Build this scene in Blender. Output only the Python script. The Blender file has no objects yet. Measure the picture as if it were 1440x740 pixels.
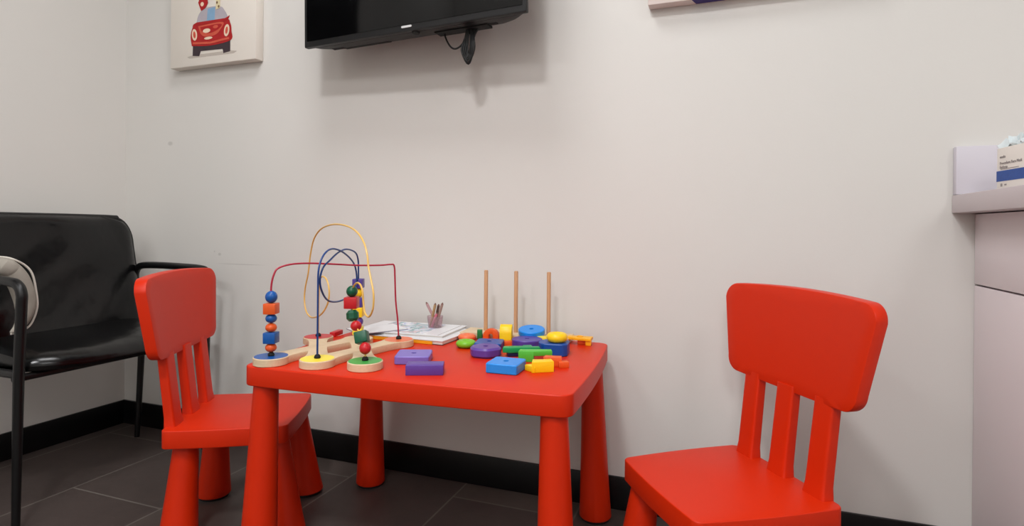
import bpy, bmesh, math, random
from math import sin, cos, pi, radians
from mathutils import Vector, Matrix, Euler
random.seed(7)
SC = bpy.context.scene
COL = SC.collection

# ------------------------------------------------------------------ materials
def lin(c):
    c /= 255.0
    return c / 12.92 if c <= .04045 else ((c + .055) / 1.055) ** 2.4
def rgb(r, g, b): return (lin(r), lin(g), lin(b), 1)
MATS = {}
def mat(name, col, rough=.5, spec=.5, metal=0, bump=0, bscale=200, var=0, vscale=6, coat=0, trans=0, alpha=1, ior=1.45):
    m = bpy.data.materials.new(name); m.use_nodes = True
    nt = m.node_tree; b = nt.nodes['Principled BSDF']
    b.inputs['Base Color'].default_value = rgb(*col)
    b.inputs['Roughness'].default_value = rough
    b.inputs['Specular IOR Level'].default_value = spec
    b.inputs['Metallic'].default_value = metal
    b.inputs['Coat Weight'].default_value = coat
    b.inputs['Transmission Weight'].default_value = trans
    b.inputs['IOR'].default_value = ior
    tc = nt.nodes.new('ShaderNodeTexCoord')
    if bump:
        n = nt.nodes.new('ShaderNodeTexNoise'); n.inputs['Scale'].default_value = bscale; n.inputs['Detail'].default_value = 3
        nt.links.new(tc.outputs['Object'], n.inputs['Vector'])
        bp = nt.nodes.new('ShaderNodeBump'); bp.inputs['Strength'].default_value = bump; bp.inputs['Distance'].default_value = .001
        nt.links.new(n.outputs['Fac'], bp.inputs['Height']); nt.links.new(bp.outputs['Normal'], b.inputs['Normal'])
    n2 = nt.nodes.new('ShaderNodeTexNoise'); n2.inputs['Scale'].default_value = vscale; n2.inputs['Detail'].default_value = 4
    nt.links.new(tc.outputs['Object'], n2.inputs['Vector'])
    mx = nt.nodes.new('ShaderNodeMix'); mx.data_type = 'RGBA'
    c = rgb(*col); k = 1 - (var or .03)
    mx.inputs[6].default_value = c; mx.inputs[7].default_value = (c[0]*k, c[1]*k, c[2]*k, 1)
    nt.links.new(n2.outputs['Fac'], mx.inputs[0]); nt.links.new(mx.outputs[2], b.inputs['Base Color'])
    MATS[name] = m
    return m
def wood(name, c1, c2, scale=(8, 60, 60), rough=.55):
    m = bpy.data.materials.new(name); m.use_nodes = True
    nt = m.node_tree; b = nt.nodes['Principled BSDF']; b.inputs['Roughness'].default_value = rough
    tc = nt.nodes.new('ShaderNodeTexCoord'); mp = nt.nodes.new('ShaderNodeMapping'); mp.inputs['Scale'].default_value = scale
    n = nt.nodes.new('ShaderNodeTexNoise'); n.inputs['Scale'].default_value = 3; n.inputs['Detail'].default_value = 5; n.inputs['Distortion'].default_value = 1
    mx = nt.nodes.new('ShaderNodeMix'); mx.data_type = 'RGBA'; mx.inputs[6].default_value = rgb(*c1); mx.inputs[7].default_value = rgb(*c2)
    nt.links.new(tc.outputs['Object'], mp.inputs['Vector']); nt.links.new(mp.outputs['Vector'], n.inputs['Vector'])
    nt.links.new(n.outputs['Fac'], mx.inputs[0]); nt.links.new(mx.outputs[2], b.inputs['Base Color'])
    return m

M_red = mat('red_plastic', (207, 41, 2), .43, .33, bump=.06, bscale=500, var=.04)
M_rubber = mat('black_rubber', (22, 20, 20), .8)
M_frame = mat('black_metal', (10, 10, 11), .38, .5)
M_leather = mat('black_vinyl', (5, 5, 6), .24, .5, bump=1, bscale=7)
[n for n in M_leather.node_tree.nodes if n.type == 'BUMP'][0].inputs['Distance'].default_value = .008
M_tvback = mat('black_tv_plastic', (26, 26, 27), .42, .4, bump=.05, bscale=900)
M_screen = mat('glossy_screen', (7, 7, 8), .08, .35)
M_refl_dark = mat('dark_reflection_glass', (12, 17, 20), .12, .5, var=.8, vscale=7)  # only for the added unseen panel that darkens the screen's reflection
M_vent = mat('vent_black', (5, 5, 5), .7)
M_silver = mat('silver_print', (205, 205, 205), .35)
M_cable = mat('cable_black', (10, 10, 10), .5)
M_base = mat('baseboard_black', (15, 14, 15), .35, .4)
M_cab = mat('cabinet_laminate', (232, 222, 224), .45, .4)
M_counter = mat('counter_laminate', (206, 196, 198), .45, .4)
M_canvas = mat('canvas_cloth', (231, 224, 214), .85, .2, bump=.4, bscale=900)
M_canvas2 = mat('canvas_pinkish', (224, 211, 205), .85, .2, bump=.4, bscale=900)
M_white = mat('white_card', (208, 204, 212), .5)
M_boxw = mat('carton_white', (234, 228, 220), .55)
M_boxb = mat('carton_blue', (42, 84, 165), .5, var=.4, vscale=160)
M_boxlb = mat('carton_pale_blue', (165, 190, 225), .5, var=.2, vscale=60)
M_inkg = mat('grey_ink', (148, 140, 138), .6)
M_film = mat('mask_fabric', (216, 226, 228), .4, .6, var=.1, vscale=40)
M_cush = mat('cushion_cloth', (160, 154, 144), .8, .2, bump=.3, bscale=400)
M_pipe = mat('cushion_piping', (214, 208, 198), .7)
M_wood = wood('pale_wood', (226, 204, 172), (204, 176, 140))
M_peg = wood('dowel_wood', (205, 160, 118), (184, 136, 96), (60, 60, 6))
def paint(n, c, r=.35): return mat(n, c, r, .5, var=.05, vscale=30)
P_blue = paint('paint_blue', (16, 84, 160)); P_yel = paint('paint_yellow', (250, 206, 20)); P_grn = paint('paint_green', (30, 120, 62))
P_lyel = paint('paint_lemon', (252, 228, 70)); P_lgrn = paint('paint_disc_green', (66, 165, 72))
P_rd = paint('paint_red', (196, 30, 38)); P_org = paint('paint_orange', (226, 90, 32)); P_sorg = paint('paint_salmon_orange', (235, 118, 72)); P_pur = paint('paint_purple', (84, 62, 150))
P_dgrn = paint('paint_dark_green', (6, 84, 56)); P_lime = paint('paint_lime', (122, 190, 40)); P_lav = paint('paint_lavender', (122, 106, 190))
P_cer = paint('paint_cerulean', (26, 140, 230)); P_dblue = paint('paint_deep_blue', (14, 74, 156)); P_emer = paint('paint_emerald', (10, 150, 80))
P_grn2 = paint('paint_spring_green', (84, 190, 60)); P_dpur = paint('paint_violet', (92, 62, 150)); P_gold = paint('paint_gold', (246, 180, 28))
P_navy = paint('paint_navy', (18, 30, 70)); P_black = paint('paint_black', (16, 14, 14))
W_red = paint('wire_red', (176, 34, 62), .3); W_yel = paint('wire_yellow', (232, 186, 96), .3); W_blue = paint('wire_blue', (14, 62, 128), .3)

# ------------------------------------------------------------------ mesh helpers
def prism(pts, z0, z1, bev=0, seg=2):
    bm = bmesh.new()
    vb = [bm.verts.new((x, y, z0)) for x, y in pts]; vt = [bm.verts.new((x, y, z1)) for x, y in pts]
    n = len(pts)
    a = bm.faces.new(vb[::-1]); b = bm.faces.new(vt)
    for i in range(n): bm.faces.new((vb[i], vb[(i+1) % n], vt[(i+1) % n], vt[i]))
    bm.normal_update()
    if bev: bmesh.ops.bevel(bm, geom=list(set(a.edges) | set(b.edges)), offset=bev, segments=seg, profile=.5, affect='EDGES', clamp_overlap=True)
    return bm
def box(sx, sy, sz, c=(0, 0, 0), bev=0, seg=2):
    bm = bmesh.new(); bmesh.ops.create_cube(bm, size=1)
    bmesh.ops.transform(bm, matrix=Matrix.Translation(c) @ Matrix.Diagonal((sx, sy, sz, 1)), verts=bm.verts)
    if bev: bmesh.ops.bevel(bm, geom=list(bm.edges), offset=bev, segments=seg, profile=.5, affect='EDGES', clamp_overlap=True)
    return bm
def lathe(prof, seg=32, p=None):
    # profile [(r, z)] ; p -> superellipse exponent for a squarish section
    bm = bmesh.new(); rings = []
    for r, z in prof:
        if r < 1e-6: rings.append([bm.verts.new((0, 0, z))])
        else: rings.append([bm.verts.new((r*cos(2*pi*i/seg), r*sin(2*pi*i/seg), z)) for i in range(seg)])
    for a, b in zip(rings, rings[1:]):
        for i in range(seg):
            j = (i+1) % seg
            if len(a) == 1 and len(b) == 1: continue
            if len(a) == 1: bm.faces.new((a[0], b[i], b[j]))
            elif len(b) == 1: bm.faces.new((a[i], a[j], b[0]))
            else: bm.faces.new((a[i], a[j], b[j], b[i]))
    bmesh.ops.recalc_face_normals(bm, faces=bm.faces)
    return bm
def loft(sections, cap=True):
    bm = bmesh.new(); rs = [[bm.verts.new(v) for v in s] for s in sections]; n = len(rs[0])
    for a, b in zip(rs, rs[1:]):
        for i in range(n):
            j = (i+1) % n; bm.faces.new((a[i], a[j], b[j], b[i]))
    if cap: bm.faces.new(rs[0][::-1]); bm.faces.new(rs[-1])
    bmesh.ops.recalc_face_normals(bm, faces=bm.faces)
    return bm
def smooth_path(P, sub=6):
    P = [Vector(q) for q in P]; out = []
    for i in range(len(P)-1):
        p0 = P[max(i-1, 0)]; p1 = P[i]; p2 = P[i+1]; p3 = P[min(i+2, len(P)-1)]
        for k in range(sub):
            t = k/sub
            out.append(.5*((2*p1)+(p2-p0)*t+(2*p0-5*p1+4*p2-p3)*t*t+(3*p1-p0-3*p2+p3)*t**3))
    out.append(P[-1]); return out
def tube(P, r, seg=10, sub=0, closed=False, flat=1.0):
    if sub: P = smooth_path(P, sub)
    P = [Vector(q) for q in P]; n = len(P)
    rad = r if callable(r) else (lambda t: r)
    T = []
    for i in range(n):
        a = P[(i-1) % n] if closed else P[max(i-1, 0)]; b = P[(i+1) % n] if closed else P[min(i+1, n-1)]
        T.append((b-a).normalized())
    up = Vector((0, 0, 1)) if abs(T[0].z) < .9 else Vector((1, 0, 0))
    N = (up - T[0]*up.dot(T[0])).normalized(); secs = []
    for i in range(n):
        N = (N - T[i]*N.dot(T[i])).normalized(); B = T[i].cross(N); rr = rad(i/(n-1))
        secs.append([P[i] + N*rr*cos(2*pi*k/seg) + B*rr*flat*sin(2*pi*k/seg) for k in range(seg)])
    if closed: secs.append(secs[0]); 
    return loft(secs, cap=not closed)
def ball(r, c=(0, 0, 0), sx=1, sy=1, sz=1, seg=20):
    bm = bmesh.new(); bmesh.ops.create_uvsphere(bm, u_segments=seg, v_segments=seg//2, radius=r)
    bmesh.ops.transform(bm, matrix=Matrix.Translation(c) @ Matrix.Diagonal((sx, sy, sz, 1)), verts=bm.verts); return bm
def xf(bm, loc=(0, 0, 0), rot=(0, 0, 0)):
    bmesh.ops.transform(bm, matrix=Matrix.Translation(loc) @ Euler(rot).to_matrix().to_4x4(), verts=bm.verts); return bm
def rrect(hx, hy, r, seg=6, bow=0, nb=8, taper=0):
    # rounded rectangle outline with bowed sides; taper widens +x end
    pts = []
    cs = [(hx-r, hy-r, 0), (-hx+r, hy-r, 90), (-hx+r, -hy+r, 180), (hx-r, -hy+r, 270)]
    for k, (cx, cy, a0) in enumerate(cs):
        for i in range(seg+1):
            a = radians(a0 + 90*i/seg); pts.append([cx+r*cos(a), cy+r*sin(a)])
        if bow:
            nx, ny, na = cs[(k+1) % 4]; a = radians(a0+90); p = Vector(pts[-1]); q = Vector((nx+r*cos(a), ny+r*sin(a))); d = Vector((cos(a), sin(a)))
            for i in range(1, nb):
                t = i/nb; w = p.lerp(q, t)+d*bow*4*t*(1-t); pts.append([w.x, w.y])
    return [(x, y*(1+taper*x/hx)) for x, y in pts]
def holed(rf, h, hole, bev=.002, n=72, crush=0):
    # piece with radial outline rf(angle), height h (z 0..h) and a round hole
    A = [2*pi*i/n for i in range(n)]
    prof = [(bev, 0), (0, bev), (0, h-bev), (bev, h)]
    secs = [[(hole*cos(a), hole*sin(a), 0) for a in A]]
    for ins, z in prof: secs.append([((rf(a)-ins)*cos(a), (rf(a)-ins)*sin(a), z) for a in A])
    secs.append([(hole*cos(a), hole*sin(a), h) for a in A]); secs.append(secs[0])
    bm = loft(secs, cap=False); bmesh.ops.remove_doubles(bm, verts=bm.verts, dist=1e-6)
    bmesh.ops.recalc_face_normals(bm, faces=bm.faces); return bm
def sq(s, p=14): return lambda a: s/((abs(cos(a))**p+abs(sin(a))**p)**(1/p))
def torus_ring(R, r, h):
    prof = [(R-r + 0*i, 0) for i in range(0)]
    m = 16
    prof = [(R + r*cos(2*pi*i/m), h/2 + h/2*sin(2*pi*i/m)) for i in range(m+1)]
    bm = lathe(prof, 40); bmesh.ops.remove_doubles(bm, verts=bm.verts, dist=1e-6); bmesh.ops.recalc_face_normals(bm, faces=bm.faces); return bm

def obj(name, parts, m=None, parent=None, sharp=35, subsurf=0):
    if isinstance(parts, bmesh.types.BMesh): parts = [(parts, m)]
    mats = []; out = bmesh.new()
    for bm, mm in parts:
        if mm not in mats: mats.append(mm)
        k = mats.index(mm)
        for f in bm.faces: f.material_index = k; f.smooth = True
        for e in bm.edges:
            if len(e.link_faces) == 2 and e.calc_face_angle(0) > radians(sharp): e.smooth = False
        tmp = bpy.data.meshes.new('tmp'); bm.to_mesh(tmp); bm.free(); out.from_mesh(tmp); bpy.data.meshes.remove(tmp)
    me = bpy.data.meshes.new(name); out.to_mesh(me); out.free()
    for mm in mats: me.materials.append(mm)
    o = bpy.data.objects.new(name, me); COL.objects.link(o)
    if parent: o.parent = parent
    if subsurf:
        s = o.modifiers.new('sub', 'SUBSURF'); s.levels = subsurf; s.render_levels = subsurf
    return o
def tag(o, label, cat, group=None):
    o['label'] = label; o['category'] = cat
    if group: o['group'] = group
    return o
def thing(name, label, cat, loc=(0, 0, 0), rz=0, group=None):
    o = bpy.data.objects.new(name, None); COL.objects.link(o); o.location = loc; o.rotation_euler = (0, 0, rz); o.empty_display_size = .05
    return tag(o, label, cat, group)
def struct(name, bm, m):
    o = obj(name, bm, m); o['kind'] = 'structure'; return o
def put(o, x, y, z, rz=0, rx=0, ry=0):
    o.location = (x, y, z); o.rotation_euler = (rx, ry, rz); return o

# ------------------------------------------------------------------ room
H = 2.62; RX = 4.6; RY = -4.2
wallm = bpy.data.materials.new('wall_paint'); wallm.use_nodes = True
nt = wallm.node_tree; b = nt.nodes['Principled BSDF']; b.inputs['Roughness'].default_value = .62; b.inputs['Specular IOR Level'].default_value = .3
geo = nt.nodes.new('ShaderNodeNewGeometry')
n1 = nt.nodes.new('ShaderNodeTexNoise'); n1.inputs['Scale'].default_value = 1.3; n1.inputs['Detail'].default_value = 3
mx = nt.nodes.new('ShaderNodeMix'); mx.data_type = 'RGBA'; mx.inputs[6].default_value = rgb(220, 216, 211); mx.inputs[7].default_value = rgb(214, 213, 208)
nt.links.new(geo.outputs['Position'], n1.inputs['Vector']); nt.links.new(n1.outputs['Fac'], mx.inputs[0])
# faint scuffs: small dents and one long scratch, placed where the wall has them
def spot(px, pz, sx, sz):
    sub = nt.nodes.new('ShaderNodeVectorMath'); sub.operation = 'SUBTRACT'; sub.inputs[1].default_value = (px, 0, pz)
    nt.links.new(geo.outputs['Position'], sub.inputs[0])
    mul = nt.nodes.new('ShaderNodeVectorMath'); mul.operation = 'MULTIPLY'; mul.inputs[1].default_value = (1/sx, .2, 1/sz); nt.links.new(sub.outputs[0], mul.inputs[0])
    ln = nt.nodes.new('ShaderNodeVectorMath'); ln.operation = 'LENGTH'; nt.links.new(mul.outputs[0], ln.inputs[0])
    mr = nt.nodes.new('ShaderNodeMapRange'); mr.inputs[1].default_value = .5; mr.inputs[2].default_value = 1; mr.inputs[3].default_value = 1; mr.inputs[4].default_value = 0
    nt.links.new(ln.outputs['Value'], mr.inputs[0]); return mr.outputs[0]
prev = None
for s in ((.245, 1.115, .016, .010), (.50, .69, .009, .007), (.60, .655, .13, .0022), (.475, .70, .004, .004)):
    o_ = spot(*s)
    if prev is None: prev = o_
    else:
        mm = nt.nodes.new('ShaderNodeMath'); mm.operation = 'MAXIMUM'; nt.links.new(prev, mm.inputs[0]); nt.links.new(o_, mm.inputs[1]); prev = mm.outputs[0]
mk = nt.nodes.new('ShaderNodeMath'); mk.operation = 'MULTIPLY'; mk.inputs[1].default_value = .35; nt.links.new(prev, mk.inputs[0])
mx2 = nt.nodes.new('ShaderNodeMix'); mx2.data_type = 'RGBA'; mx2.inputs[7].default_value = rgb(150, 146, 142)
nt.links.new(mk.outputs[0], mx2.inputs[0]); nt.links.new(mx.outputs[2], mx2.inputs[6]); nt.links.new(mx2.outputs[2], b.inputs['Base Color'])
n3 = nt.nodes.new('ShaderNodeTexNoise'); n3.inputs['Scale'].default_value = 160; n3.inputs['Detail'].default_value = 2
bp = nt.nodes.new('ShaderNodeBump'); bp.inputs['Strength'].default_value = .12; bp.inputs['Distance'].default_value = .001
nt.links.new(geo.outputs['Position'], n3.inputs['Vector']); nt.links.new(n3.outputs['Fac'], bp.inputs['Height']); nt.links.new(bp.outputs['Normal'], b.inputs['Normal'])

floorm = bpy.data.materials.new('floor_tile'); floorm.use_nodes = True
nt = floorm.node_tree; b = nt.nodes['Principled BSDF']; b.inputs['Roughness'].default_value = .5; b.inputs['Specular IOR Level'].default_value = .4
geo = nt.nodes.new('ShaderNodeNewGeometry')
mp = nt.nodes.new('ShaderNodeMapping'); mp.vector_type = 'POINT'; mp.inputs['Rotation'].default_value = (0, 0, radians(90)); mp.inputs['Location'].default_value = (.26, -.065, 0)
br = nt.nodes.new('ShaderNodeTexBrick'); br.inputs['Scale'].default_value = 1; br.inputs['Brick Width'].default_value = .73; br.inputs['Row Height'].default_value = .365
br.inputs['Mortar Size'].default_value = .0032; br.inputs['Mortar Smooth'].default_value = .3; br.offset = .5; br.inputs['Bias'].default_value = 0
br.inputs['Color1'].default_value = rgb(70, 60, 57); br.inputs['Color2'].default_value = rgb(82, 73, 68); br.inputs['Mortar'].default_value = rgb(104, 98, 92)
ns = nt.nodes.new('ShaderNodeTexNoise'); ns.inputs['Scale'].default_value = 14; ns.inputs['Detail'].default_value = 8; ns.inputs['Roughness'].default_value = .7
mr = nt.nodes.new('ShaderNodeMapRange'); mr.inputs[3].default_value = .72; mr.inputs[4].default_value = 1.28
ml = nt.nodes.new('ShaderNodeMix'); ml.data_type = 'RGBA'; ml.blend_type = 'MULTIPLY'; ml.inputs[0].default_value = 1
nt.links.new(geo.outputs['Position'], mp.inputs['Vector']); nt.links.new(mp.outputs['Vector'], br.inputs['Vector'])
nt.links.new(geo.outputs['Position'], ns.inputs['Vector']); nt.links.new(ns.outputs['Fac'], mr.inputs[0])
nt.links.new(br.outputs['Color'], ml.inputs[6]); nt.links.new(mr.outputs[0], ml.inputs[7]); nt.links.new(ml.outputs[2], b.inputs['Base Color'])
bp = nt.nodes.new('ShaderNodeBump'); bp.inputs['Strength'].default_value = .3; bp.inputs['Distance'].default_value = .002
nt.links.new(ns.outputs['Fac'], bp.inputs['Height']); nt.links.new(bp.outputs['Normal'], b.inputs['Normal'])
ceilm = mat('ceiling_paint', (226, 224, 218), .8)

T = .1
struct('floor', box(RX+2*T, -RY+2*T, T, (RX/2, RY/2, -T/2)), floorm)
struct('ceiling', box(RX+2*T, -RY+2*T, T, (RX/2, RY/2, H+T/2)), ceilm)
struct('wall_back', box(RX+2*T, T, H, (RX/2, T/2, H/2)), wallm)
struct('wall_left', box(T, -RY, H, (-T/2, RY/2, H/2)), wallm)
struct('wall_right', box(T, -RY, H, (RX+T/2, RY/2, H/2)), wallm)
struct('wall_front', box(RX+2*T, T, H, (RX/2, RY-T/2, H/2)), wallm)
HB = .0927
struct('baseboard_back', box(2.823, .01, HB, (2.823/2, -.005, HB/2), .002), M_base)
struct('baseboard_left', box(.01, -RY-.01, HB, (.005, RY/2-.005, HB/2), .002), M_base)

refl_panel = struct('dark_reflection_panel_1', box(.012, .60, 1.10, (.006, -.925, 1.78)), M_refl_dark)  # unseen dark panel, added so the television screen mirrors something dark
refl_rim = obj('reflection_panel_rim', [(box(.03, .05, 1.2, (.015, -.615, 1.78), .003), M_frame), (box(.03, .05, 1.2, (.015, -1.24, 1.78), .003), M_frame), (box(.03, .67, .05, (.015, -.9275, 2.355), .003), M_frame), (box(.03, .67, .05, (.015, -.9275, 1.205), .003), M_frame)], None, refl_panel)  # rim of the added reflection panel

# ------------------------------------------------------------------ play table
t = thing('play_table', "red plastic children's table with toys and books on top", 'table', (1.6126, -.347, 0), .0609)
obj('tabletop', prism(rrect(.379, .269, .030, 7, .007), .436, .48, .003, 3), M_red, t)
def leg_mb(xt, yt, xb, yb, z, rt, rb, foot=.008):
    secs = []
    for k in range(9):
        u = k/8; zz = foot+(z-foot)*u; r = rb+(rt-rb)*(u**.85 if True else u)
        if k == 0: r -= .002
        secs.append([(xb+(xt-xb)*u+r*cos(2*pi*i/36), yb+(yt-yb)*u+r*sin(2*pi*i/36), zz) for i in range(36)])
        if k == 0: secs.append([(xb+(r+.002)*cos(2*pi*i/36), yb+(r+.002)*sin(2*pi*i/36), zz+.003) for i in range(36)])
    return loft(secs)
for sx in (-1, 1):
    for sy in (-1, 1):
        l = obj('leg', leg_mb(sx*.338, sy*.234, sx*.3485, sy*.247, .4375, .027, .0435), M_red, t)
        f = obj('foot', xf(lathe([(0, 0), (.037, 0), (.038, .0085), (0, .0085)], 28), (sx*.3485, sy*.247, 0)), M_rubber, l)

# ------------------------------------------------------------------ red chairs
HS = .288; LEAN = .1117
def make_chair(label):
    t = thing('childs_chair', label, 'chair', group="red children's chairs")
    obj('seat', xf(prism(rrect(.150, .155, .018, 6, .005, taper=-.045), HS-.0454, HS, .0025, 3), (-.003, 0, 0)), M_red, t)
    for s in (-1, 1):
        for (xt, xb, yb) in ((.112, .140, .116), (-.112, -.125, .118)):
            l = obj('leg', leg_mb(xt, s*.104, xb, s*yb, HS-.044, .029, .046), M_red, t)
            obj('foot', xf(lathe([(0, 0), (.039, 0), (.04, .0085), (0, .0085)], 28), (xb, s*yb, 0)), M_rubber, l)
    def sx(z): return -.147+.0101-LEAN*(z-HS)          # front face of the slats
    for k in (-1, 0, 1):
        secs = []
        for i in range(9):
            u = i/8; z = HS-.002+u*(.475-HS); w = .0255-.001*u+.003*max(0, 1-u*6)**2; d = .0130-.001*u+.002*max(0, 1-u*6)**2
            cx = sx(z)-.006; cy = k*(.1045+(.1066-.1045)*u)
            ring = []
            for j in range(48):
                a = 2*pi*j/48; c_, s_ = cos(a), sin(a)
                e = 2/6
                ring.append((cx+d*math.copysign(abs(c_)**e, c_), cy+w*math.copysign(abs(s_)**e, s_), z))
            secs.append(ring)
        obj('back_slat', loft(secs), M_red, t)
    # backrest panel: rounded trapezoid, curved around the sitter
    zb, zt = .4635, .668; hw = .2175; bwb = .1895; th = .0285; r = .035; cv = .016
    out = []
    for cz, sy_, a0 in ((zt, 1, 0), (zt, -1, 90), (zb, -1, 180), (zb, 1, 270)):
        w = hw if cz == zt else bwb
        cy0 = sy_*(w-r); cz0 = cz-r if cz == zt else cz+r
        for i in range(9):
            a = radians(a0+90*i/8); out.append((cy0+r*cos(a), cz0+r*sin(a)))
        # extra points along the long edges
        if a0 == 0:
            for q in range(1, 12): out.append(((hw-r)*(1-2*q/12), zt+.006*4*(q/12)*(1-q/12)))
        if a0 == 180:
            for q in range(1, 12): out.append((-(bwb-r)*(1-2*q/12), zb-.004*4*(q/12)*(1-q/12)))
    cyc = Vector((0, (zb+zt)/2))
    def P(y, z, back, ins=0):
        v = Vector((y, z))-cyc; L = v.length; v = v*((L-ins)/L)+cyc; y, z = v.x, v.y
        curve = cv*(y/hw)**2
        return (sx(z)+.002+curve-back, y, z)
    secs = []
    def ring(back, ins): return [P(y, z, back, ins) for y, z in out]
    bm = bmesh.new(); R = []
    for back, ins in ((0, .06), (0, .03), (0, .0045), (.0012, .0012), (.0045, 0), (th-.0045, 0), (th-.0012, .0012), (th, .0045), (th, .03), (th, .06)):
        R.append([bm.verts.new(v) for v in ring(back, ins)])
    n = len(out)
    for a, b in zip(R, R[1:]):
        for i in range(n): bm.faces.new((a[i], a[(i+1) % n], b[(i+1) % n], b[i]))
    # centre: strips across top/bottom keep the curve
    for rr, back in ((R[0], 0), (R[-1], th)):
        half = n//2
        # pair points mirrored top to bottom by y
        idx = sorted(range(n), key=lambda i: rr[i].co.y)
        f = bm.faces.new(rr); 
    bmesh.ops.triangulate(bm, faces=[f for f in bm.faces if len(f.verts) > 4], ngon_method='BEAUTY')
    bmesh.ops.recalc_face_normals(bm, faces=bm.faces)
    obj('backrest', bm, M_red, t, sharp=30)
    return t
def copy_tree(o, parent=None):
    c = o.copy(); COL.objects.link(c)
    if parent: c.parent = parent
    for ch in o.children: copy_tree(ch, c)
    return c
ch = make_chair("red plastic child's chair facing left with its back slats by the white counter")
ch2 = copy_tree(ch)
put(ch, 2.2693, -.3994, 0, 3.7435)
put(ch2, 1.0331, -.4039, 0, .4796)
ch2['label'] = "red plastic child's chair tucked under the table beside the black armchair"

# ------------------------------------------------------------------ black armchair
t = thing('armchair', 'black vinyl armchair with tubular metal frame against the left wall', 'chair', (0, 0, 0))
ya, yb = -.112, -.690
# seat cushion with rounded front
prof = []
sec = [(.20, .400), (.20, .447), (.25, .457), (.40, .456), (.52, .452), (.575, .445), (.60, .428), (.598, .412), (.57, .403), (.40, .396)]
secs = []
for i in range(25):
    u = i/24; q = 2*u-1; y = ya-.02+(yb-ya+.04)*u; ring = []
    for v in smooth_path([(a_, b_, 0) for a_, b_ in sec+[sec[0]]], 4)[:-1]:
        w = max(0, (v.x-.36)/.24)**2; v.x -= .022*w
        ring.append((v.x+w*(.014-.055*abs(q)**4), y, v.y-w*.013*(1-q*q)-.012*abs(q)**10*(v.y > .42)+.006*(1-w)*(v.y > .42)))
    secs.append(ring)
obj('seat', loft(secs), M_leather, t, sharp=50)
# back cushion
def bx(z): return .255-.085*(z-.43)/.4
def bpanel(y0, y1, z0, z1, r, off, th, wob):
    N, K = 26, 20; bm = bmesh.new(); F = {}; B = {}
    for i in range(N+1):
        for k in range(K+1):
            y = y0+(y1-y0)*i/N; z = z0+(z1-z0)*k/K
            # squeeze into rounded top corners
            dzt = max(0, z-(z1-r)); lim = (y0-y1)/2-(r-math.sqrt(max(0, r*r-dzt*dzt))); ym = (y0+y1)/2
            yy = ym+(y-ym)*lim/((y0-y1)/2)
            e = min(1, min(i, N-i)/2.0, (K-k)/2.0); puff = th*(math.sqrt(1-(1-e)**2))
            w = wob*(sin(17*yy+9*z)*.5+sin(31*z-14*yy+1.3)*.35+sin(23*yy-21*z)*.3)*e
            F[i, k] = bm.verts.new((bx(z)+off+puff+w+.012*cos((yy-ym)*5), yy, z)); B[i, k] = bm.verts.new((bx(z)+off-.008, yy, z))
    for i in range(N):
        for k in range(K):
            bm.faces.new((F[i, k], F[i+1, k], F[i+1, k+1], F[i, k+1])); bm.faces.new((B[i, k], B[i, k+1], B[i+1, k+1], B[i+1, k]))
    for k in range(K): 
        bm.faces.new((F[0, k], F[0, k+1], B[0, k+1], B[0, k])); bm.faces.new((F[N, k], B[N, k], B[N, k+1], F[N, k+1]))
    for i in range(N):
        bm.faces.new((F[i, K], F[i+1, K], B[i+1, K], B[i, K])); bm.faces.new((F[i, 0], B[i, 0], B[i+1, 0], F[i+1, 0]))
    bmesh.ops.recalc_face_normals(bm, faces=bm.faces); return bm
obj('backrest', bpanel(ya-.004, yb+.004, .44, .827, .075, .004, .018, .014), M_leather, t, sharp=50)
# back frame hoop
hp = []
for z in (.40, .5, .6, .7, .755): hp.append((bx(z)-.012, ya, z))
hp += [(bx(.795)-.012, ya-.014, .795), (bx(.815)-.012, ya-.040, .815), (bx(.822)-.012, ya-.08, .822)]
hp += [(x, ya+yb-y, z) for x, y, z in hp[::-1]]
obj('back_frame', tube(hp, .0115, 10, 3), M_frame, t)
for y in (ya, yb):
    s = 1 if y == ya else -1
    # arm tube runs from the back frame forward and bends down into the front leg
    ay = [(bx(.6)-.01, y, .592), (bx(.62)-.004, y, .620), (bx(.64)+.025, y, .645), (.32, y, .650), (.44, y, .6485), (.530, y, .645), (.560, y, .636), (.573, y, .614), (.572, y, .58), (.562, y, .40)]
    obj('armrest', tube(ay, .0125, 12, 4), M_frame, t)
    obj('leg', tube([(.562, y, .405), (.553, y, .01)], lambda u: .0125-.003*u, 12), M_frame, t)
    obj('leg', tube([(bx(.41)-.012, y, .41), (.235, y, .2), (.222, y, .008)], lambda u: .012-.003*u, 12, 3), M_frame, t)
    obj('seat_rail', tube([(.24, y, .405), (.562, y, .405)], .011, 10), M_frame, t)
obj('cross_rail', tube([(.54, ya, .392), (.54, yb, .392)], .010, 10), M_frame, t)
obj('cross_rail', tube([(.245, ya, .395), (.245, yb, .395)], .010, 10), M_frame, t)

# pale curved cushion on the seat
pth = [(.36, -.640, .684), (.42, -.646, .680), (.42, -.632, .668), (.42, -.614, .641), (.42, -.600, .602), (.42, -.594, .563), (.42, -.600, .528), (.42, -.614, .506), (.42, -.630, .495)]
rads = [.020, .023, .0255, .027, .0265, .024, .0175, .011, .0035]
pip = [(.365, -.636, .705), (.422, -.634, .702), (.424, -.600, .682), (.426, -.581, .655), (.426, -.571, .606), (.426, -.568, .558), (.424, -.582, .513), (.422, -.604, .497), (.42, -.630, .4915)]
t = thing('cushion', 'pale grey crescent-shaped cushion on the armchair by its near arm', 'cushion', (0, 0, 0))
obj('cover', tube(pth, lambda u: (lambda x: rads[int(x)]*(1-x+int(x))+rads[min(8, int(x)+1)]*(x-int(x)))(min(7.999, u*8)), 18, 5), M_cush, t)
obj('piping', tube(pip, .0028, 8, 5), M_pipe, t)

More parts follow.
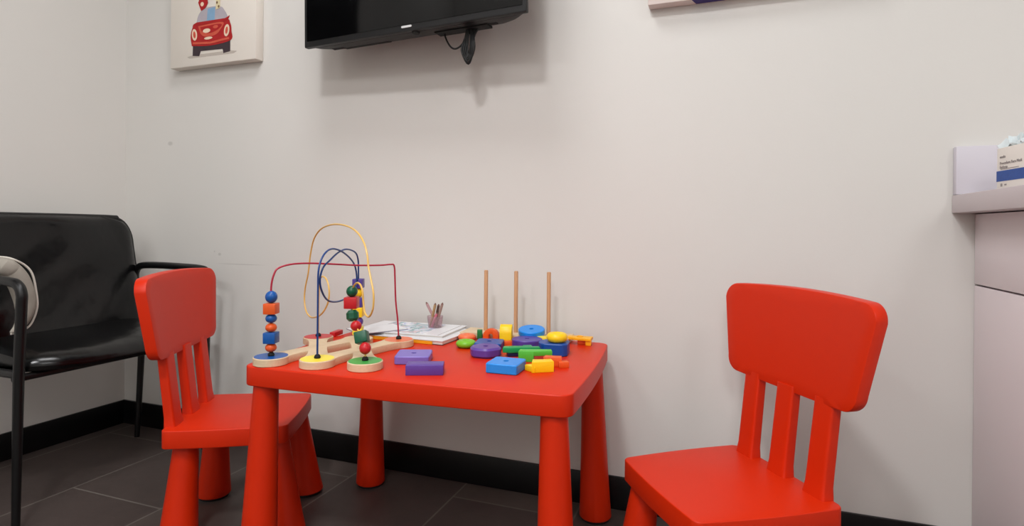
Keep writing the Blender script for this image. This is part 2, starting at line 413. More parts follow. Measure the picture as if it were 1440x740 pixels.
# ------------------------------------------------------------------ wall television
t = thing('television', 'black flat television on the wall, seen from below, cables hanging', 'television', (1.403, -.19, 1.3625), radians(-3))
t.rotation_euler = (radians(0), radians(-.8), radians(-3))
W = .376
hgt = .44
# body: front slab, then a bulged back
fr = obj('bezel', [(box(2*W, .018, hgt, (0, .009, hgt/2), .003), M_tvback)], None, t)
obj('screen', box(2*W-.022, .0016, hgt-.03, (0, -.0006, hgt/2+.003), .0004), M_screen, t)
secs = []
for y, ins, zi in ((.017, .006, .000), (.035, .014, .001), (.055, .035, .003), (.075, .070, .006), (.092, .12, .012)):
    secs.append([(x, y, z) for x, z in [(q[0], q[1]+hgt/2) for q in rrect(W-ins, hgt/2-zi, .03, 5)]])
bk = obj('back_shell', loft(secs), M_tvback, t, sharp=25)
obj('wall_mount', [(box(.22, .012, .22, (0, .176, hgt/2)), M_frame), (box(.05, .09, .05, (0, .132, hgt/2)), M_frame)], None, t)
for x in (-.285, .245):
    obj('vent', xf(box(.045, .030, .003, (0, 0, 0)), (x, .045, .0035), (radians(-3), 0, 0)), M_vent, bk)
obj('vent', box(.17, .022, .004, (-.185, .064, .0058)), M_vent, bk)
obj('socket_recess', box(.17, .035, .006, (.155, .062, .002)), M_vent, bk)
obj('sensor', [(lathe([(0, -.004), (.010, -.004), (.012, .0), (.012, .004), (0, .004)], 20), M_vent)], None, t).location = (.024, .018, -.001)
# maker's mark: small silver lettering
def text(s, size, m, name, parent, loc, rot, ext=.0003, align='CENTER'):
    cu = bpy.data.curves.new('t', 'FONT'); cu.body = s; cu.size = size; cu.extrude = ext; cu.align_x = align; cu.align_y = 'CENTER'; cu.resolution_u = 2
    tmp = bpy.data.objects.new('t', cu); COL.objects.link(tmp)
    dg = bpy.context.evaluated_depsgraph_get(); me = bpy.data.meshes.new_from_object(tmp.evaluated_get(dg)); bpy.data.objects.remove(tmp)
    me.name = name; me.materials.clear(); me.materials.append(m)
    o = bpy.data.objects.new(name, me); COL.objects.link(o); o.parent = parent; o.location = loc; o.rotation_euler = rot; return o
lg = obj('maker_badge', prism(rrect(.0175, .0030, .0029, 6), -.001, .001), M_silver, t); lg.location = (.004, -.0012, .0125); lg.rotation_euler = (radians(90), 0, 0)
# folded power cable hanging from the set
CB = obj_parent = t
lp = []
for k in range(9):
    w = .0012+.0023*k; o_ = 0
    L = [(.004, .003*((k % 3)-1), .016), (.002-w*.6, .003*((k % 3)-1), -.03), (-.002-w*.9, .004*((k+1) % 3-1), -.070), (-.002, .003*((k % 3)-1), -.092-.0022*k), (.004+w*.7, .004*((k+1) % 3-1), -.070), (.008+w*.45, -.002, -.030), (.006, .003*((k % 3)-1), .016)]
    lp.append((tube(L, .0031, 8, 5), M_cable))
lp.append((tube([(-.085, .01, .016), (-.077, .006, -.022), (-.056, 0, -.056), (-.036, 0, -.062), (-.014, 0, -.046), (-.003, 0, -.02)], .0026, 8, 5), M_cable))
lp.append((tube([(.012, 0, -.045), (.022, .002, -.02), (.038, .01, .003), (.065, .02, .018)], .0045, 8, 5), M_cable))
lp.append((tube([(-.004, 0, .0), (.008, 0, -.004), (.020, 0, -.008)], .0075, 10, 4), M_cable))
lp.append((ball(.0125, (.006, 0, -.002), 1, 1, .8), M_cable))
pc = obj('power_cable', lp, None, CB); pc.location = (.172, .062, .012); pc.rotation_euler = (0, 0, radians(3))

# ------------------------------------------------------------------ canvas pictures
def flat(pts, m, y, parts, sm=0):
    if sm: pts = [(v.x, v.y) for v in smooth_path([(a, b_, 0) for a, b_ in pts+[pts[0]]], 5)[:-1]]
    parts.append((prism(pts, y, y+.0005), m))
t = thing('canvas_picture', 'canvas picture of a red car on the wall left of the television', 'picture', (.4965, 0, 1.391))
obj('canvas', box(.413, .038, .52, (0, -.0195, .26), .003), M_canvas, t)
A_red = mat('art_red', (188, 28, 30), .7, var=.35, vscale=40); A_lr = mat('art_light_red', (222, 92, 70), .7, var=.3, vscale=60); A_dk = mat('art_dark', (66, 52, 58), .8, var=.3, vscale=40)
A_bl = mat('art_blue', (138, 176, 208), .8, var=.2, vscale=40); A_gl = mat('art_glass', (186, 178, 186), .8, var=.2, vscale=30); A_cr = mat('art_cream', (238, 212, 186), .8); A_br = mat('art_brown', (120, 92, 66), .8); A_yl = mat('art_pale_yellow', (226, 212, 170), .8); A_sh = mat('art_grey_ground', (188, 178, 168), .8)
def ell(cx, cy, rx, ry, n=24, a=0):
    return [(cx+rx*cos(2*pi*i/n)*cos(a)-ry*sin(2*pi*i/n)*sin(a), cy+rx*cos(2*pi*i/n)*sin(a)+ry*sin(2*pi*i/n)*cos(a)) for i in range(n)]
art = []
# car drawn in picture coordinates: x right, y up (origin bottom middle of the canvas), metres
flat([(-.105, .030), (.110, .030), (.125, .036), (.09, .042), (-.09, .04), (-.115, .036)], A_sh, 0, art)
flat([(-.086, .10), (-.088, .038), (-.055, .034), (-.048, .052), (.058, .050), (.062, .034), (.094, .038), (.094, .10)], A_dk, .0004, art)
flat([(-.092, .075), (.0, .068), (.096, .078), (.100, .110), (.094, .140), (.070, .158), (-.068, .158), (-.090, .140), (-.098, .110)], A_red, .0008, art, 1)
flat([(-.070, .156), (-.060, .185), (-.040, .203), (-.005, .210), (.040, .207), (.062, .195), (.072, .156)], A_gl, .0009, art, 1)
flat([(-.018, .158), (-.014, .204), (.022, .207), (.020, .158)], A_bl, .0012, art)
flat([(-.085, .154), (-.068, .160), (.070, .160), (.092, .168), (.085, .156), (.070, .150), (-.068, .150)], A_red, .0014, art)
flat([(-.060, .145), (.058, .148), (.045, .118), (.02, .104), (-.025, .103), (-.048, .116)], A_lr, .0013, art, 1)
flat([(-.05, .14), (.05, .142), (.038, .124), (.0, .114), (-.038, .122)], A_red, .0016, art, 1)
flat(ell(-.018, .124, .018, .008), A_cr, .0019, art); flat(ell(.025, .134, .012, .006), A_lr, .0019, art)
flat([(-.086, .080), (.0, .074), (.090, .082), (.090, .090), (.0, .082), (-.086, .088)], A_lr, .0016, art)
flat(ell(-.010, .096, .020, .005), A_cr, .0017, art)
for sx_ in (-1, 1):
    flat(ell(sx_*.078, .115, .0125, .022, a=-sx_*.15), A_cr, .0016, art); flat(ell(sx_*.078, .115, .006, .013, a=-sx_*.15), A_lr, .0020, art)
flat([(-.045, .200), (-.060, .232), (-.045, .262), (-.020, .262), (-.012, .226), (-.025, .208)], A_red, .0021, art)
flat(ell(-.040, .224, .008, .008), A_cr, .0025, art); flat(ell(-.028, .246, .006, .006), A_cr, .0025, art); flat(ell(-.048, .248, .005, .005), A_cr, .0025, art)
flat([(.026, .196), (.028, .30), (.046, .30), (.046, .200)], A_yl, .0021, art)
for q in range(6): flat(ell(.036+.004*(-1)**q, .206+.015*q, .004, .005), A_br, .0025, art)
pic = obj('painting', art, None, t); pic.rotation_euler = (radians(90), 0, 0); pic.location = (-.004, -.0386, .0)

t = thing('canvas_picture', 'pale pink canvas picture with a violet patch on the wall right of the television', 'picture', (2.33, 0, 1.408))
obj('canvas', box(.52, .038, .40, (0, -.0195, .20), .003), M_canvas2, t)
A_vi = mat('art_violet', (70, 58, 130), .8, var=.5, vscale=70)
art = []
pts = [(-.135, .0005), (-.10, .0005), (-.07, .0005), (-.035, .0005), (-.028, .03), (-.05, .055), (-.08, .04), (-.11, .05), (-.14, .03)]
flat(pts, A_vi, 0, art)
for q in range(5): flat(ell(-.12+.02*q, .05+.01*(q % 2), .014, .012), A_vi, .0004+.0003*q, art)
pic = obj('painting', art, None, t); pic.rotation_euler = (radians(90), 0, 0); pic.location = (0, -.0386, .001)
obj('painted_edge', prism([(-.145, -.037), (-.055, -.037), (-.062, -.008), (-.135, -.006)], -.0005, .0), A_vi, t)

# ------------------------------------------------------------------ counter and cabinet
CX = 2.823; ZG = .6725
t = thing('counter_cabinet', 'white laminate cabinet under the counter at the right edge', 'cabinet', (CX, 0, 0))
obj('body', box(.56, 1.30, .835, (.302, -.651, .4195)), M_cab, t)
obj('drawer_front', box(.019, .75, .8385-ZG-.003, (.0095, -.377, (.8385+ZG)/2), .0012), M_cab, t)
obj('door', box(.019, .75, ZG-.003-.06, (.0095, -.377, (ZG-.002+.06)/2), .0012), M_cab, t)
tag(obj('countertop', box(.62, 1.36, .0418, (2.7776+.31, -.681, .8607), .002), M_counter), 'pale laminate countertop overhanging the white cabinet', 'countertop')
tag(obj('backsplash', box(.62, .022, .113, (2.7790+.31, -.0115, .882+.057), .0025), M_white), 'short white upstand against the wall at the back of the countertop', 'upstand')
t = thing('mask_box', 'white and blue face mask box overflowing with pale masks on the counter', 'box', (2.803, -.172, .8822), radians(7))
mb = obj('carton', [(box(.10, .20, .086, (.05, -.101, .0435), .0012), M_boxw)], None, t)
obj('blue_band', box(.0006, .150, .0215, (-.0003, -.076, .0285)), M_boxb, mb)
obj('pale_mask_picture', xf(prism(rrect(.030, .028, .018, 6), 0, .0005), (-.0004, -.150, .046), (0, radians(-90), 0)), M_boxlb, mb)
RT = (radians(90), 0, radians(-90))
for s_, z_, sz_ in (('Procedure Face Mask', .0545, .0085), ('Earloop', .0465, .0085)):
    text(s_, sz_, M_inkg, 'lettering', mb, (-.0004, -.012, z_), RT, align='LEFT')
text('masks', .008, M_inkg, 'lettering', mb, (-.0004, -.012, .0675), RT, align='LEFT')
obj('fine_print', [(box(.0004, .060, .0012, (-.0003, -.045, .0425)), M_inkg), (box(.0004, .006, .006, (-.0003, -.018, .010)), M_inkg), (box(.0004, .007, .003, (-.0003, -.032, .010)), M_inkg)], None, mb)
def crumple(name, cx, cy, cz, sx, sy, sz, seed, parent, m):
    rnd = random.Random(seed); N, K = 22, 12; bm = bmesh.new(); V = {}
    ph = [rnd.uniform(0, 6) for _ in range(8)]
    for i in range(N+1):
        for k in range(K+1):
            u = i/N*2-1; v = k/K*2-1
            h = (1-.6*u*u)*(1-.5*v*v)+.35*sin(9*u+ph[0]+3*v)+.3*sin(13*v+ph[1]-6*u)+.2*sin(21*u+ph[2])
            V[i, k] = bm.verts.new((cx+v*sx+.006*sin(8*u+ph[3]), cy+u*sy+.005*sin(9*v+ph[4]), cz+sz*max(0, h)*.6))
    for i in range(N):
        for k in range(K): bm.faces.new((V[i, k], V[i+1, k], V[i+1, k+1], V[i, k+1]))
    ext = bmesh.ops.extrude_face_region(bm, geom=list(bm.faces)); bmesh.ops.translate(bm, vec=(0, 0, -.002), verts=[v for v in ext['geom'] if isinstance(v, bmesh.types.BMVert)])
    bmesh.ops.recalc_face_normals(bm, faces=bm.faces)
    return obj(name, bm, m, parent, sharp=25)
crumple('face_mask', .040, -.052, .087, .034, .050, .030, 3, t, M_film)
crumple('face_mask', .050, -.135, .088, .035, .060, .040, 5, t, M_film)
crumple('face_mask', .030, -.095, .088, .020, .050, .036, 9, t, M_film)

# ------------------------------------------------------------------ bead maze
Z0 = .4802
D = dict(blue=(1.3, -.598), yellow=(1.413, -.578), green=(1.525, -.556), red=(1.241, -.361), orange=(1.462, -.312), six=(1.3515, -.3365))
t = thing('bead_maze', 'wooden bead maze with red, yellow and blue wires on the red table', 'toy', (1.38, -.457, Z0))
o0 = Vector((1.38, -.457, Z0))
bt = .018
parts = []
for k, (x, y) in D.items(): parts.append((xf(lathe([(0, 0), (.0375, 0), (.039, .0015), (.039, bt-.0015), (.0375, bt), (0, bt)], 40), (x-o0.x, y-o0.y, 0)), M_wood))
def barpr(a, b_, w, e):
    A, B = Vector(D[a])-o0.xy, Vector(D[b_])-o0.xy; d = (B-A).normalized(); n = Vector((-d.y, d.x)); A += d*.02; B -= d*.02
    # waisted bar: flares where it meets the discs
    L = (B-A).length; top = []; bot = []
    for i in range(13):
        u = i/12; ww = w/2+.010*(abs(2*u-1)**5); p_ = A+d*L*u; top.append(tuple(p_+n*ww)); bot.append(tuple(p_-n*ww))
    return prism(bot+top[::-1], e, bt-e, .0012)
for a, b_, e in (('blue', 'six', .0002), ('red', 'yellow', .0004), ('yellow', 'orange', .0002), ('six', 'green', .0004)): parts.append((barpr(a, b_, .044, e), M_wood))
obj('base', parts, None, t)
for k, m in (('blue', P_blue), ('yellow', P_lyel), ('green', P_lgrn), ('red', P_rd), ('orange', P_sorg), ('six', M_wood)):
    if k == 'six': continue
    x, y = D[k]; d = obj('disc_top', xf(lathe([(0, 0), (.0368, 0), (.0368, .0006), (0, .0006)], 40), (x-o0.x, y-o0.y, bt-.0001)), m, t); d['label'] = k+' painted disc'
def L(P): return [Vector(q)-o0 for q in P]
redw = [(1.3, -.598, .500), (1.2995, -.598, .60), (1.299, -.598, .657), (1.303, -.593, .687), (1.308, -.584, .700), (1.323, -.557, .7075), (1.345, -.519, .708), (1.373, -.469, .704), (1.403, -.416, .699), (1.435, -.36, .697), (1.449, -.334, .698), (1.4545, -.325, .694), (1.456, -.323, .662), (1.457, -.32, .601), (1.460, -.315, .552), (1.462, -.312, .500)]
yelw = [(1.241, -.361, .500), (1.242, -.362, .582), (1.246, -.364, .640), (1.261, -.375, .661), (1.285, -.391, .662), (1.307, -.407, .650), (1.317, -.414, .626), (1.305, -.405, .595), (1.258, -.372, .560), (1.190, -.324, .541), (1.148, -.296, .549), (1.130, -.284, .577), (1.135, -.288, .616), (1.160, -.305, .664), (1.176, -.316, .716), (1.205, -.336, .763), (1.262, -.376, .791), (1.342, -.431, .802), (1.422, -.485, .798), (1.479, -.525, .784), (1.514, -.549, .762), (1.531, -.560, .735), (1.538, -.565, .709), (1.551, -.574, .680), (1.563, -.582, .651), (1.561, -.581, .619), (1.543, -.569, .599), (1.523, -.555, .604), (1.514, -.548, .625), (1.511, -.547, .648), (1.499, -.538, .664), (1.481, -.526, .667), (1.463, -.513, .658), (1.453, -.506, .644), (1.4515, -.505, .622), (1.457, -.51, .590), (1.477, -.523, .567), (1.509, -.545, .546), (1.524, -.555, .522), (1.525, -.556, .500)]
bluw = [(1.413, -.578, .500), (1.4125, -.577, .592), (1.412, -.576, .654), (1.413, -.576, .696), (1.410, -.562, .722), (1.403, -.535, .738), (1.393, -.499, .743), (1.381, -.450, .735), (1.367, -.396, .715), (1.359, -.363, .692), (1.357, -.352, .658), (1.360, -.365, .628), (1.372, -.420, .614), (1.387, -.477, .613), (1.401, -.529, .624), (1.409, -.560, .650), (1.411, -.568, .677), (1.407, -.552, .702), (1.398, -.516, .717), (1.384, -.466, .733), (1.372, -.417, .739), (1.359, -.363, .729), (1.352, -.340, .709), (1.3512, -.3365, .678), (1.3515, -.3365, .60), (1.3515, -.3365, .500)]
for P_, m, nm in ((redw, W_red, 'red'), (yelw, W_yel, 'yellow'), (bluw, W_blue, 'blue')):
    w_ = obj('wire', tube(L(P_), .0022, 8, 6), m, t); w_['label'] = nm+' wire'
for k in D:
    x, y = D[k]; obj('wire_cap', xf(lathe([(0, 0), (.0065, 0), (.0075, .003), (.006, .007), (.003, .0095), (0, .0095)], 16), (x-o0.x, y-o0.y, bt)), M_rubber, t)
def bead(kind, m, c, axis, h, w):
    if kind == 'ball': bm = ball(.5, (0, 0, 0), w, w, h)
    elif kind == 'cube': bm = box(w, w, h, (0, 0, 0), .0018)
    else: bm = lathe([(0, -h/2), (w*.3, -h/2), (w*.5, -h*.25), (w*.5, h*.25), (w*.3, h/2), (0, h/2)], 8)
    q = Vector((0, 0, 1)).rotation_difference(Vector(axis).normalized()).to_matrix().to_4x4()
    rz = Matrix.Rotation(radians(20 if kind == 'cube' else 0), 4, 'Z')
    bmesh.ops.transform(bm, matrix=Matrix.Translation(Vector(c)-o0) @ q @ rz, verts=bm.verts)
    o = obj('bead', bm, m, t, sharp=30 if kind != 'ball' else 80)
    o['label'] = m.name.replace('paint_', '')+(' round' if kind == 'ball' else ' square' if kind == 'cube' else ' faceted')+' bead'
z = .507
for kind, m, h, w in (('ball', P_org, .021, .0255), ('cube', P_blue, .025, .028), ('ball', P_org, .021, .0255), ('ball', P_blue, .021, .0255), ('cube', P_org, .0245, .028), ('ball', P_blue, .0285, .027)):
    bead(kind, m, (1.2995, -.598, z+h/2), (0, 0, 1), h, w); z += h
gb = [('ball', P_rd, .5255, (1.5245, -.5555), .027, .026), ('cube', P_dgrn, .547, (1.508, -.5445), .026, .028), ('ball', P_rd, .5675, (1.4775, -.5235), .024, .0255), ('oct', P_dgrn, .588, (1.4585, -.5105), .026, .029), ('cube', P_rd, .618, (1.4515, -.505), .027, .030), ('ball', P_dgrn, .6445, (1.453, -.506), .027, .0265)]
for i, (kind, m, z, (x, y), h, w) in enumerate(gb):
    ax = ((-.35, .22, 1) if i in (1, 2) else (-.15, .1, 1) if i in (0, 3) else (0, 0, 1)); bead(kind, m, (x, y, z), ax, h, w)
z = .507
for kind, m, h, w in (('cube', P_lyel, .022, .025), ('ball', P_pur, .026, .027), ('cube', P_yel, .026, .027), ('cube', P_pur, .025, .025), ('ball', P_yel, .026, .027), ('cube', P_pur, .025, .027)):
    bead(kind, m, (1.3515, -.3365, z+h/2), (0, 0, 1), h, w); z += h

tag(put(obj('wooden_block', box(.052, .016, .013, (0, 0, .0065), .001), P_rd), 1.216, -.250, Z0, radians(100)), 'flat red wooden block at the table edge behind the bead maze', 'toy block')

# ------------------------------------------------------------------ books and pencil cup
def book(name, label, cx, cy, z, w, d, h, rz, cover, edge, page=M_boxw, extra=None, grp='activity books on the table'):
    t = thing(name, label, 'book', (cx, cy, z), rz, grp)
    obj('cover', [(box(w, d, .0012, (0, 0, .0006)), edge), (box(w, d, .0012, (0, 0, h-.0006)), cover), (box(.0014, d, h, (-w/2, 0, h/2)), edge)], None, t)
    obj('pages', box(w-.006, d-.006, h-.0026, (.001, 0, h/2)), page, t)
    if extra: extra(t, w, d, h)
    return t
artm = bpy.data.materials.new('book_cover_art'); artm.use_nodes = True
nt = artm.node_tree; b = nt.nodes['Principled BSDF']; b.inputs['Roughness'].default_value = .25
tc = nt.nodes.new('ShaderNodeTexCoord'); ns = nt.nodes.new('ShaderNodeTexNoise'); ns.inputs['Scale'].default_value = 15; ns.inputs['Detail'].default_value = 3; ns.inputs['Distortion'].default_value = 1.5
cr = nt.nodes.new('ShaderNodeValToRGB'); cr.color_ramp.interpolation = 'EASE'
els = [(0, (150, 175, 205)), (.36, (186, 196, 230)), (.44, (232, 232, 238)), (.52, (130, 172, 178)), (.60, (214, 180, 190)), (.68, (238, 238, 238))]
cr.color_ramp.elements[0].position = 0; cr.color_ramp.elements[0].color = rgb(*els[0][1]); cr.color_ramp.elements[1].position = 1; cr.color_ramp.elements[1].color = rgb(235, 235, 235)
for p_, c_ in els[1:]: e_ = cr.color_ramp.elements.new(p_); e_.color = rgb(*c_)
nt.links.new(tc.outputs['Object'], ns.inputs['Vector']); nt.links.new(ns.outputs['Fac'], cr.inputs[0]); nt.links.new(cr.outputs[0], b.inputs['Base Color'])
K_w = mat('book_white', (228, 228, 230), .3); K_y = mat('book_yellow', (236, 170, 34), .4); K_g = mat('book_grey_blue', (130, 132, 155), .4); K_dk = mat('book_dark', (58, 28, 36), .5)
def e1(t, w, d, h):
    obj('yellow_spine_band', box(w*.88, .0012, h*.75, (-w*.05, -d/2-.0006, h*.42)), K_y, t)
book('activity_book', 'white book with a yellow edge, lowest in the stack of books', 1.428, -.158, Z0, .285, .20, .011, radians(-2), K_w, K_dk, extra=e1)
def e2(t, w, d, h):
    obj('printed_picture', box(w*.60, d*.86, .0006, (-w*.04, .004, h+.0002)), artm, t)
    obj('printed_lines', [(box(w*.09, .0022, .0004, (w*.385, -d*.38+d*.105*i, h+.0003)), M_inkg) for i in range(0)] + [(box(.0012, d*.92, .0005, (w*.44, 0, h+.0002)), M_inkg)], None, t)
book('activity_book', 'thin white magazine with a blue patterned cover, topmost of the stack', 1.400, -.140, Z0+.0112, .285, .185, .006, radians(3), K_w, K_w, extra=e2)
book('activity_book', 'white paper booklet sticking out at the left of the book stack', 1.325, -.205, Z0+.0174, .105, .145, .003, radians(-33), K_w, K_g)

CUP = (1.4625, -.108, Z0+.0178)
t = thing('pencil_cup', 'small clear plastic cup of pencils on the topmost magazine', 'cup', CUP)
glass = mat('clear_plastic', (235, 215, 220), .08, .5, trans=.85, ior=1.2)
obj('cup', lathe([(0, 0), (.020, 0), (.024, .034), (.0225, .034), (.019, .0015), (0, .0015)], 28), glass, t)
PC = [mat('pencil_mauve', (176, 138, 140), .5), mat('pencil_ochre', (170, 138, 96), .5), mat('pencil_brown', (86, 62, 54), .5), mat('pencil_taupe', (150, 122, 112), .5), mat('pencil_rose', (205, 110, 130), .5)]
tipm = mat('pencil_tip', (120, 90, 80), .6)
for (b0, tp, m, nm) in (((.008, .004, .003), (-.033, .004, .073), PC[0], 'mauve pencil leaning left out of the clear cup'), ((-.013, -.004, .003), (.000, .002, .072), PC[1], 'ochre pencil near the middle of the clear cup'), ((-.006, .008, .003), (.009, .006, .069), PC[2], 'dark brown pencil near the middle of the clear cup'), ((.006, -.008, .003), (.026, -.002, .075), PC[3], 'taupe pencil leaning right out of the clear cup'), ((-.004, -.012, .003), (.013, -.012, .046), PC[4], 'short rose pencil low in the clear cup')):
    o = thing('pencil', nm, 'pencil', CUP, 0, 'pencils in the clear cup')
    B, Tt = Vector(b0), Vector(tp); d = (Tt-B)
    obj('shaft', tube([B, B+d*.93], .0042, 8), m, o); obj('tip', tube([B+d*.93, B+d*1.0], lambda u: .0042-.0026*u, 6), tipm, o)

# ------------------------------------------------------------------ peg board and loose pieces
t = thing('peg_board', 'pale wooden board with three upright dowels at the back of the table', 'toy', (1.715, -.090, Z0), radians(2.5))
obj('base', box(.318, .085, .016, (0, 0, .008), .002), M_wood, t)
for x in (-.096, -.004, .093):
    obj('peg', xf(lathe([(0, .01), (.0058, .01), (.0058, .190), (.0045, .1925), (0, .1925)], 16), (x, .005, 0)), M_peg, t)

HOLE = .0062
def piece(name, bm, m, x, y, z, rz, label, rx=0, ry=0, cat='toy block', grp='loose stacking pieces on the red table'):
    return tag(put(obj(name, bm, m), x, y, z, rz, rx, ry), label, cat, grp)
T_ = .0205
circ = lambda r: (lambda a: r)
piece('stacking_ring', torus_ring(.0150, .0105, .017), P_sorg, 1.594, -.166, Z0, 0, 'salmon orange wooden ring behind the lime green ring', cat='toy ring')
piece('stacking_ring', torus_ring(.0150, .0120, .0195), P_lime, 1.634, -.258, Z0, 0, 'lime green wooden ring, leftmost in front of the peg board', cat='toy ring')
piece('toy_block', box(.014, .014, .027, (0, 0, .0135), .001), P_grn, 1.623, -.142, Z0, .3, 'small dark green upright block left of the orange half ring')
def arch(R, r, d):
    pts = [(R, 0)]+[(R*cos(pi*i/20), .014+(R-.002)*sin(pi*i/20)) for i in range(21)]+[(-R, 0), (-r, 0)]+[(r*cos(pi-pi*i/20), .014+r*sin(pi-pi*i/20)) for i in range(21)]+[(r, 0)]
    bm = prism(pts, -d/2, d/2, .001); return xf(bm, (0, 0, 0), (radians(90), 0, 0))
piece('toy_arch', arch(.0225, .0062, .016), P_org, 1.662, -.150, Z0, .1, 'orange half ring standing on its flat side behind the blue square', cat='toy arch')
# tall yellow block with rounded top
pts = [(-.015, 0), (.015, 0), (.015, .047), (.008, .051), (.001, .0505), (-.006, .047), (-.011, .041), (-.014, .034), (-.015, .028)]
bm = xf(prism(pts, -.0165, .0165, .0008), (0, 0, 0), (radians(90), 0, radians(90)))
piece('toy_block', bm, P_yel, 1.713, -.168, Z0, .22, 'yellow upright block with a curved top before the middle dowel')
piece('toy_block', box(.022, .018, .014, (0, 0, .007), .001), P_org, 1.731, -.200, Z0, .4, 'small orange block at the foot of the yellow upright block')
piece('stacking_disc', holed(circ(.037), .0155, HOLE), P_cer, 1.768, -.112, Z0+.0198, .1, 'bright blue round disc tilted up behind the purple disc', rx=radians(9), cat='toy disc')
piece('stacking_disc', holed(circ(.041), T_, HOLE), P_pur, 1.780, -.186, Z0+.0005, 0, 'purple round disc lying in front of the tilted blue disc', cat='toy disc')
piece('toy_block', box(.030, .022, .020, (0, 0, .010), .001), P_lyel, 1.808, -.135, Z0, .2, 'small pale yellow block behind the yellow ring')
piece('stacking_square', holed(sq(.0355), .0185, HOLE), P_dblue, 1.695, -.245, Z0, radians(13), 'deep blue square with a hole behind the purple scalloped disc', cat='toy square')
flower = lambda a: .0385*(1+.028*cos(6*a))
piece('stacking_disc', holed(flower, .024, HOLE, .005), P_dpur, 1.722, -.333, Z0, 0, 'violet scalloped disc with a hole, in front of the deep blue square', cat='toy disc')
# blue D-shaped block
def dshape(a):
    c_, s_ = cos(a), sin(a)
    return min(.034/max(1e-4, abs(s_)) if abs(s_) > 1e-4 else 9, (.034/c_ if c_ > .01 else 9), .0415)
piece('toy_block', holed(dshape, .0295, HOLE, .0015, 96), P_dblue, 1.874, -.243, Z0, radians(8), 'deep blue thick block with a curved left side under the yellow ring')
piece('stacking_ring', torus_ring(.0155, .0115, .023), P_yel, 1.878, -.240, Z0+.0297, 0, 'yellow ring resting on the thick deep blue block', cat='toy ring')
piece('toy_block', box(.024, .012, .012, (0, 0, .006), .001), P_org, 1.909, -.100, Z0, .2, 'small orange block beneath the golden notched piece')
# golden notched piece, resting on orange
pts = [(-.034, -.012), (-.020, -.012), (-.014, -.018), (.018, -.018), (.018, -.022), (.034, -.022), (.034, .014), (-.034, .014)]
gpie = thing('toy_block', 'golden notched block with a hole at the right back of the table', 'toy block', (1.903, -.100, Z0), .05, 'loose stacking pieces on the red table')
obj('plate', prism(pts, .0125, .0205, .0008), P_gold, gpie); obj('foot_block', box(.014, .02, .0125, (.026, -.008, .0063), .0008), P_gold, gpie)
obj('peg_hole', lathe([(0, .0204), (.009, .0204), (.010, .0222), (.006, .0228), (.0055, .021), (0, .021)], 20), P_gold, gpie)
# emerald zigzag on a dark base
pts = [(-.046, -.010), (-.030, -.016), (-.006, -.016), (.012, -.020), (.046, -.020), (.046, -.004), (.030, -.004), (.030, .014), (.010, .014), (.006, .006), (-.012, .008), (-.040, .008)]
piece('toy_block', prism(pts, .010, .023, .001), P_emer, 1.800, -.297, Z0, radians(30), 'emerald green zigzag block between the violet disc and the thick blue block')
bm = prism([(-.024, -.011), (.016, -.011), (.016, .009), (-.024, .009)], 0, .010, .0008)
piece('toy_block', bm, P_navy, 1.793, -.304, Z0, radians(30), 'dark navy flat block underneath the emerald zigzag block')
sg = thing('toy_block', 'spring green angled block just behind the yellow stepped block', 'toy block', (1.853, -.340, Z0), radians(18), 'loose stacking pieces on the red table')
obj('block', prism([(-.040, -.012), (-.004, -.014), (-.002, .014), (-.036, .012)], 0, .0255, .001), P_grn2, sg)
obj('arm', prism([(-.005, -.0135), (.040, -.004), (.038, .016), (-.003, .014)], .014, .0255, .001), P_grn2, sg)
piece('stacking_square', holed(sq(.0365), .0215, HOLE), P_cer, 1.822, -.453, Z0, radians(2), 'bright blue square with a hole nearest the table front', cat='toy square')
pts = [(-.042, -.012), (-.018, -.028), (.020, -.012), (.030, .020), (.012, .022), (.004, .008), (-.012, .010), (-.022, -.002), (-.034, .004)]
ys = thing('toy_block', 'yellow stepped block to the right of the bright blue square', 'toy block', (1.900, -.428, Z0), 0, 'loose stacking pieces on the red table')
obj('step', prism([(-.040, -.008), (-.012, -.024), (-.002, -.004), (-.024, .012)], 0, .013, .0008), P_yel, ys)
obj('block', prism([(-.018, -.026), (.024, .002), (.010, .026), (-.004, .014), (-.026, .004)], 0, .0235, .0008), P_yel, ys)
piece('toy_block', prism([(-.020, -.010), (.022, -.008), (.020, .010), (-.018, .010)], 0, .022, .0008), P_org, 1.905, -.372, Z0, radians(10), 'dark orange block wedged behind the yellow stepped block')
piece('toy_block', prism([(-.013, -.012), (.010, -.011), (.009, .010), (-.013, .009)], 0, .0135, .0008), P_org, 1.932, -.372, Z0, radians(25), 'low orange block, rightmost beside the yellow stepped block')
piece('stacking_square', holed(sq(.0405), .019, HOLE), P_lav, 1.587, -.449, Z0, radians(22), 'lavender square with a hole by the green disc of the bead maze', cat='toy square')
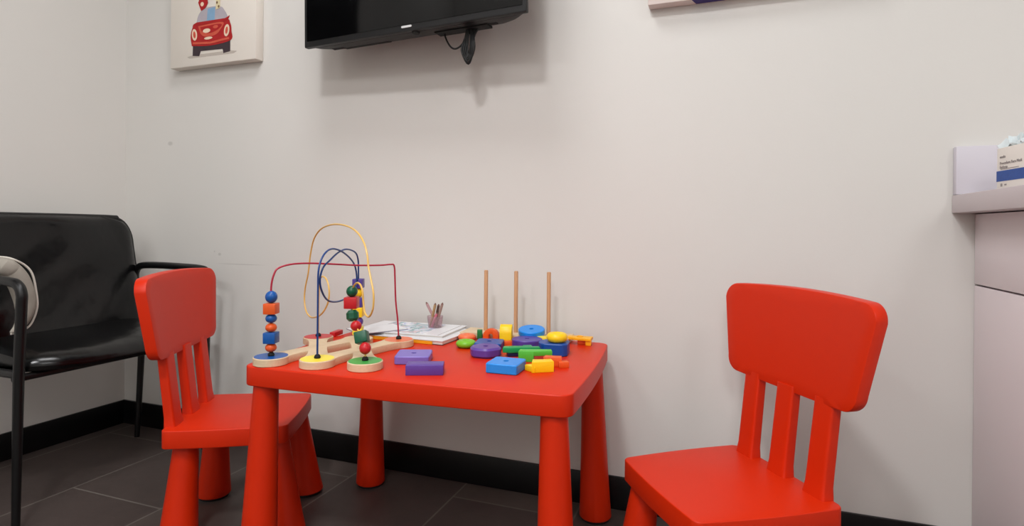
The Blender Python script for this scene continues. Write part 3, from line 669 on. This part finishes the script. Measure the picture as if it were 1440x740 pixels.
piece('toy_block', box(.080, .042, .0215, (0, 0, .01075), .001), P_dpur, 1.668, -.541, Z0, radians(23), 'plain violet rectangular block in front of the lavender square')

# ------------------------------------------------------------------ lights
def area(name, x, y, size, power, col=(.985, .985, 1)):
    l = bpy.data.lights.new(name, 'AREA'); l.shape = 'SQUARE'; l.size = size; l.energy = power; l.color = col
    o = bpy.data.objects.new(name, l); COL.objects.link(o); o.location = (x, y, H-.012); return o
area('ceiling_lamp_far', 1.85, -2.05, .24, 30)
area('ceiling_lamp_near_wall', 1.45, -.78, .6, 17.5)
area('fill_light_right', 2.5, -3.8, .6, 38)  # added fill without a known fixture, lifts right wall and cabinet face
area('fill_light_left', .8, -3.2, .6, 20)  # unseen fill light, added to brighten the left wall and cabinet
area('fill_light_behind', 3.7, -1.9, .6, 17)  # extra fill from the right, added for faces turned that way
wd = bpy.data.worlds.new('World'); SC.world = wd; wd.use_nodes = True
wd.node_tree.nodes['Background'].inputs[0].default_value = (1, 1, 1, 1); wd.node_tree.nodes['Background'].inputs[1].default_value = .2

# ------------------------------------------------------------------ camera
F = 816.11; PY = 324.0; yaw, pitch, roll = .3551, -.0035, .0079
cy_, sy_ = cos(yaw), sin(yaw); cp_, sp_ = cos(pitch), sin(pitch)
f = Vector((-sy_*cp_, cy_*cp_, sp_)); r0 = Vector((cy_, sy_, 0)); u0 = r0.cross(f)
r = cos(roll)*r0+sin(roll)*u0; u = -sin(roll)*r0+cos(roll)*u0
cam = bpy.data.cameras.new('Camera'); co = bpy.data.objects.new('Camera', cam); COL.objects.link(co)
M = Matrix((r, u, -f)).transposed().to_4x4(); M.translation = Vector((2.2788, -1.6544, .7957)); co.matrix_world = M
cam.sensor_width = 36; cam.lens = F/1440*36; cam.shift_y = (PY-370)/1440; cam.clip_start = .02
SC.camera = co
SC.view_settings.view_transform = 'Standard'; SC.view_settings.look = 'None'; SC.view_settings.gamma = 1; SC.view_settings.exposure = 0; SC.view_settings.use_curve_mapping = False
SC.render.film_transparent = False
